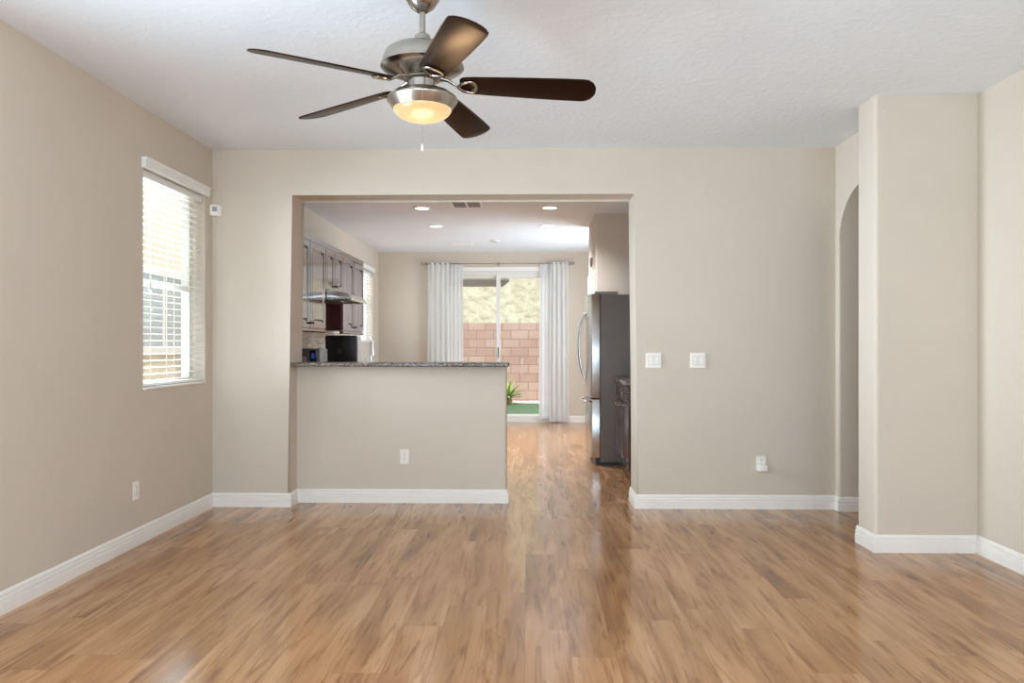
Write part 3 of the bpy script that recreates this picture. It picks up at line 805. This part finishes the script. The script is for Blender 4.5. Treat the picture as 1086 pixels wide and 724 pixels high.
# ------------------------------------------------------------------ refrigerator
def fridge():
    y0, y1, ht = 8.005, 8.775, 1.785; yc = (y0+y1)/2; hw = (y1-y0)/2
    r = thing('refrigerator', 'tall stainless french door refrigerator with grey side panel', 'refrigerator', (.74, yc, 0))
    def rel(bm): bmesh.ops.translate(bm, verts=bm.verts[:], vec=(-.74, -yc, 0)); return bm
    b = BM(); box(b, .745, 1.44, y0+.005, y1-.005, .03, ht-.02, .006); obj('body', rel(b), M['fridge_side'], r, smooth=40)
    b = BM(); box(b, .70, 1.40, y0+.03, y1-.03, .0005, .06); obj('base_grille', rel(b), M['black'], r)
    def xf(y): return .662-.042*(1-((y-yc)/hw)**2)
    def slab(ya, yb, z0, z1):
        pts = [(.738, ya), (.738, yb)] + [(xf(yb+(ya-yb)*i/12), yb+(ya-yb)*i/12) for i in range(13)]
        b = BM(); prism(b, pts, 'Z', z0, z1); bevel_edges(b, lambda p, q: abs(p.z-q.z) < 1e-5 and (p.x < .737 or q.x < .737), .006, 2)
        return rel(b)
    split = .685
    for ya, yb, yh in ((y0, yc-.003, yc-.045), (yc+.003, y1, yc+.045)):
        d = obj('door', slab(ya, yb, split+.006, ht-.012), M['steel'], r, smooth=28)
        h = BM(); x0 = xf(yh)
        path = []
        for i in range(21):
            u = i/20; z = .86+.74*u
            path.append((x0-.072*math.sin(PI*u)**.75 if 0 < u < 1 else x0+.004, yh, z))
        tube(h, path, .0105, 10, flat=1.); obj('handle', rel(h), M['steel'], d, smooth=50)
    fz = obj('freezer_drawer', slab(y0, y1, .075, split-.004), M['steel'], r, smooth=28)
    h = BM(); path = [(xf(y0+.12)+.004, y0+.10, .655), (xf(y0+.1)-.05, y0+.115, .648)] + [(xf(y0+.12)-.052-.012*math.sin(PI*i/10), y0+.125+(hw*2-.25)*i/10, .648) for i in range(11)] + [(xf(y1-.1)-.05, y1-.115, .648), (xf(y1-.12)+.004, y1-.10, .655)]
    tube(h, path, .0125, 10); obj('handle', rel(h), M['chrome'], fz, smooth=50)
    for ya in (y0+.01, y1-.09):
        b = BM(); box(b, .69, .93, ya, ya+.08, ht-.02, ht+.012, .005); obj('hinge_cover', rel(b), M['vent_grey'], r)
fridge()

# ------------------------------------------------------------------ curtains at the sliding door
def curtain(name, label, x0, x1, zt, zb, folds, amp, m, y, seed, pinch=.62):
    rnd = random.Random(seed); b = BM(); nx, nz = folds*14, 26
    ph = [rnd.uniform(-.5, .5) for _ in range(folds+2)]; am = [rnd.uniform(.6, 1.15) for _ in range(folds+2)]
    xm = (x0+x1)/2; V = []
    for j in range(nz+1):
        t = j/nz; z = zb+(zt-zb)*t; row = []
        sq = 1-(1-pinch)*0*(t) 
        for i in range(nx+1):
            u = i/nx; f = u*folds; k = int(min(f, folds-1e-6)); a = am[k]*(1-(f-k))+am[k+1]*(f-k); p = ph[k]*(1-(f-k))+ph[k+1]*(f-k)
            yy = y+amp*a*(.75+.25*(1-t))*math.sin(2*PI*f+p*(1-t))
            xx = x0+(x1-x0)*u+.012*math.sin(4*PI*f+p)*(1-t*.4) + (u-.5)*.03*(1-t)
            row.append(b.verts.new((xx, yy, z)))
        V.append(row)
    for j in range(nz):
        for i in range(nx): b.faces.new((V[j][i], V[j][i+1], V[j+1][i+1], V[j+1][i]))
    th = bmesh.ops.solidify(b, geom=b.faces[:], thickness=.0016)
    o = obj(name, b, m, smooth=60); tag(o, label, 'curtain', None); return o
RY, RZ = KY-.085, 2.545
curtain('curtain', 'opaque white drape at the left end of the curtain rod', -1.60, -1.27, RZ+.02, .02, 4, .03, M['drape'], RY-.012, 3)
curtain('sheer_curtain', 'sheer white curtain over the left edge of the sliding door', -1.285, -1.045, RZ+.0, .02, 4, .014, M['sheer'], RY+.045, 4)
curtain('sheer_curtain', 'sheer white curtain over the right edge of the sliding door', .185, .37, RZ+.0, .06, 3, .014, M['sheer'], RY+.045, 5)
curtain('curtain', 'opaque white drape at the right end of the curtain rod', .35, .64, RZ+.02, .02, 4, .03, M['drape'], RY-.012, 6)
r = thing('curtain_rod', 'thin nickel curtain rod above the sliding glass door', 'curtain rod', ((DX0+DX1)/2, RY, RZ)); cxr = (DX0+DX1)/2
b = BM(); tube(b, [(-1.66-cxr, 0, 0), (.69-cxr, 0, 0)], .009, 10); obj('rod', b, M['nickel'], r, smooth=50)
for x in (-1.69, .72):
    b = BM(); s = 1 if x > 0 else -1; xe = x-cxr
    ball(b, (xe, 0, 0), .024); tube(b, [(xe-s*.045, 0, 0), (xe-s*.015, 0, 0)], [.014, .012], 12); ball(b, (xe-s*.035, 0, 0), .016)
    obj('finial', b, M['nickel'], r, smooth=50)
for x in (-1.635, cxr, .665):
    b = BM(); xe = x-cxr
    tube(b, [(xe, 0, -.012), (xe, .083, -.012)], .006, 8); box(b, xe-.014, xe+.014, .078, .0845, -.05, .03, .003); tube(b, [(xe, -.013, .006), (xe, -.01, -.012), (xe, .01, -.012), (xe, .013, .006)], .004, 6)
    obj('bracket', b, M['nickel'], r, smooth=50)

# ------------------------------------------------------------------ outdoors
b = BM(); box(b, -8, 8, 12.62, 14.65, -.25, -.06); struct('floor_patio', b, M['concrete'])
b = BM(); box(b, -4.5, 8, 14.65, 17.66, -.25, -.09)
tag(obj('turf', b, M['turf']), 'green artificial turf between the patio and the gravel strip', 'turf', kind='stuff')
b = BM(); box(b, -4.5, 8, 17.67, 18.195, -.25, -.10)
g = random.Random(2)
for i in range(1500):
    x = g.uniform(-3.2, 2.2); y = g.uniform(17.72, 18.14); s = g.uniform(.02, .045)
    rr = bmesh.ops.create_icosphere(b, subdivisions=1, radius=s, matrix=Matrix.Translation((x, y, -.095+s*.3)) @ Matrix.Rotation(g.uniform(0, 3), 4, 'Z') @ Matrix.Diagonal((1, g.uniform(.6, 1), .6, 1)))
tag(obj('gravel', b, M['gravel']), 'strip of white gravel at the foot of the block wall', 'gravel', kind='stuff')
b = BM(); box(b, -8, 8, 18.2, 18.4, -.25, 1.765); struct('wall_garden', b, M['cmu'])
# side ground and neighbour to the left
b = BM(); box(b, -14, -2.61, -6, 12.62, -.25, -.08); struct('floor_side_yard', b, M['soil'])
# hillside
b = BM(); nx, ny = 60, 40; g = random.Random(9)
hv = [[b.verts.new((-22+44*i/nx, 18.5+20*j/ny, .8+.72*20*j/ny+.18*g.random()+.25*math.sin(i*.7+j*.5))) for i in range(nx+1)] for j in range(ny+1)]
for j in range(ny):
    for i in range(nx): b.faces.new((hv[j][i], hv[j][i+1], hv[j+1][i+1], hv[j+1][i]))
struct('hillside', b, M['hill'], smooth=60, label='pale dry hillside rising behind the block wall')
# patio cover
r = thing('patio_cover', 'pale patio cover edge seen high through the left door panel', 'patio cover', (-3.2, 13.5, 0))
b = BM(); box(b, -2.5, 2.86, -.85, .78, 2.42, 2.52); obj('roof_slab', b, M['trim'], r)
b = BM(); prism(b, [(-2.5, 2.315), (2.74, 2.315), (2.86, 2.418), (-2.5, 2.418)], 'Y', .55, .70); obj('beam', b, M['beam'], r)
for x in (-2.4, 1.3):
    b = BM(); box(b, x, x+.12, .56, .68, -.06, 2.314); obj('post', b, M['beam'], r)
# agave
r = thing('agave_plant', 'spiky green agave plant in front of the block wall', 'plant', (-.46, 17.45, -.09))
b = BM(); g = random.Random(5)
for k in range(26):
    a = 2.399*k; el = math.radians(18+62*(k/26)); ln = g.uniform(.42, .56); wd = .05
    d = Vector((math.cos(a), math.sin(a), 0)); sd_ = Vector((-math.sin(a), math.cos(a), 0)); prev = None
    for i in range(8):
        t = i/7; e = el-.35*t
        p = d*(ln*t*math.cos(e)+.03)+Vector((0, 0, .14+ln*t*math.sin(e))); wv = wd*(1-t)**.6*(.6+.8*t*(1-t)*2)+.001
        tri = [b.verts.new(p+sd_*wv), b.verts.new(p-sd_*wv), b.verts.new(p-Vector((0, 0, wv*.35+.002)))]
        if prev:
            for q in range(3): b.faces.new((prev[q], prev[(q+1) % 3], tri[(q+1) % 3], tri[q]))
        else: b.faces.new(tri)
        prev = tri
    b.faces.new(prev)
obj('leaves', b, M['agave'], r, smooth=50)
b = BM(); lathe(b, [(0, 0), (.09, 0), (.1, .08), (.07, .17), (0, .19)], 16); obj('trunk', b, M['agave_core'], r, smooth=50)
# neighbouring house seen through the blinds
r = thing('neighbour_house', 'beige stucco house outside seen through the blind', 'house', (-6.2, 12, 0))
b = BM(); box(b, -4, 0, -16, 6, -.15, 5.2); obj('house_wall', b, M['neighbour'], r)
for yw in (.2, -6.5):
    b = BM()
    box(b, 0, .05, yw-.12, yw+1.72, 2.42, 2.54); box(b, 0, .05, yw-.12, yw+1.72, 1.08, 1.2); box(b, 0, .05, yw-.12, yw, 1.2, 2.42); box(b, 0, .05, yw+1.6, yw+1.72, 1.2, 2.42); box(b, .0, .03, yw+.78, yw+.82, 1.2, 2.42)
    o = obj('house_window', b, M['trim'], r)
    b = BM(); box(b, .001, .012, yw, yw+1.6, 1.2, 2.42); obj('pane', b, M['neighbour_glass'], o)
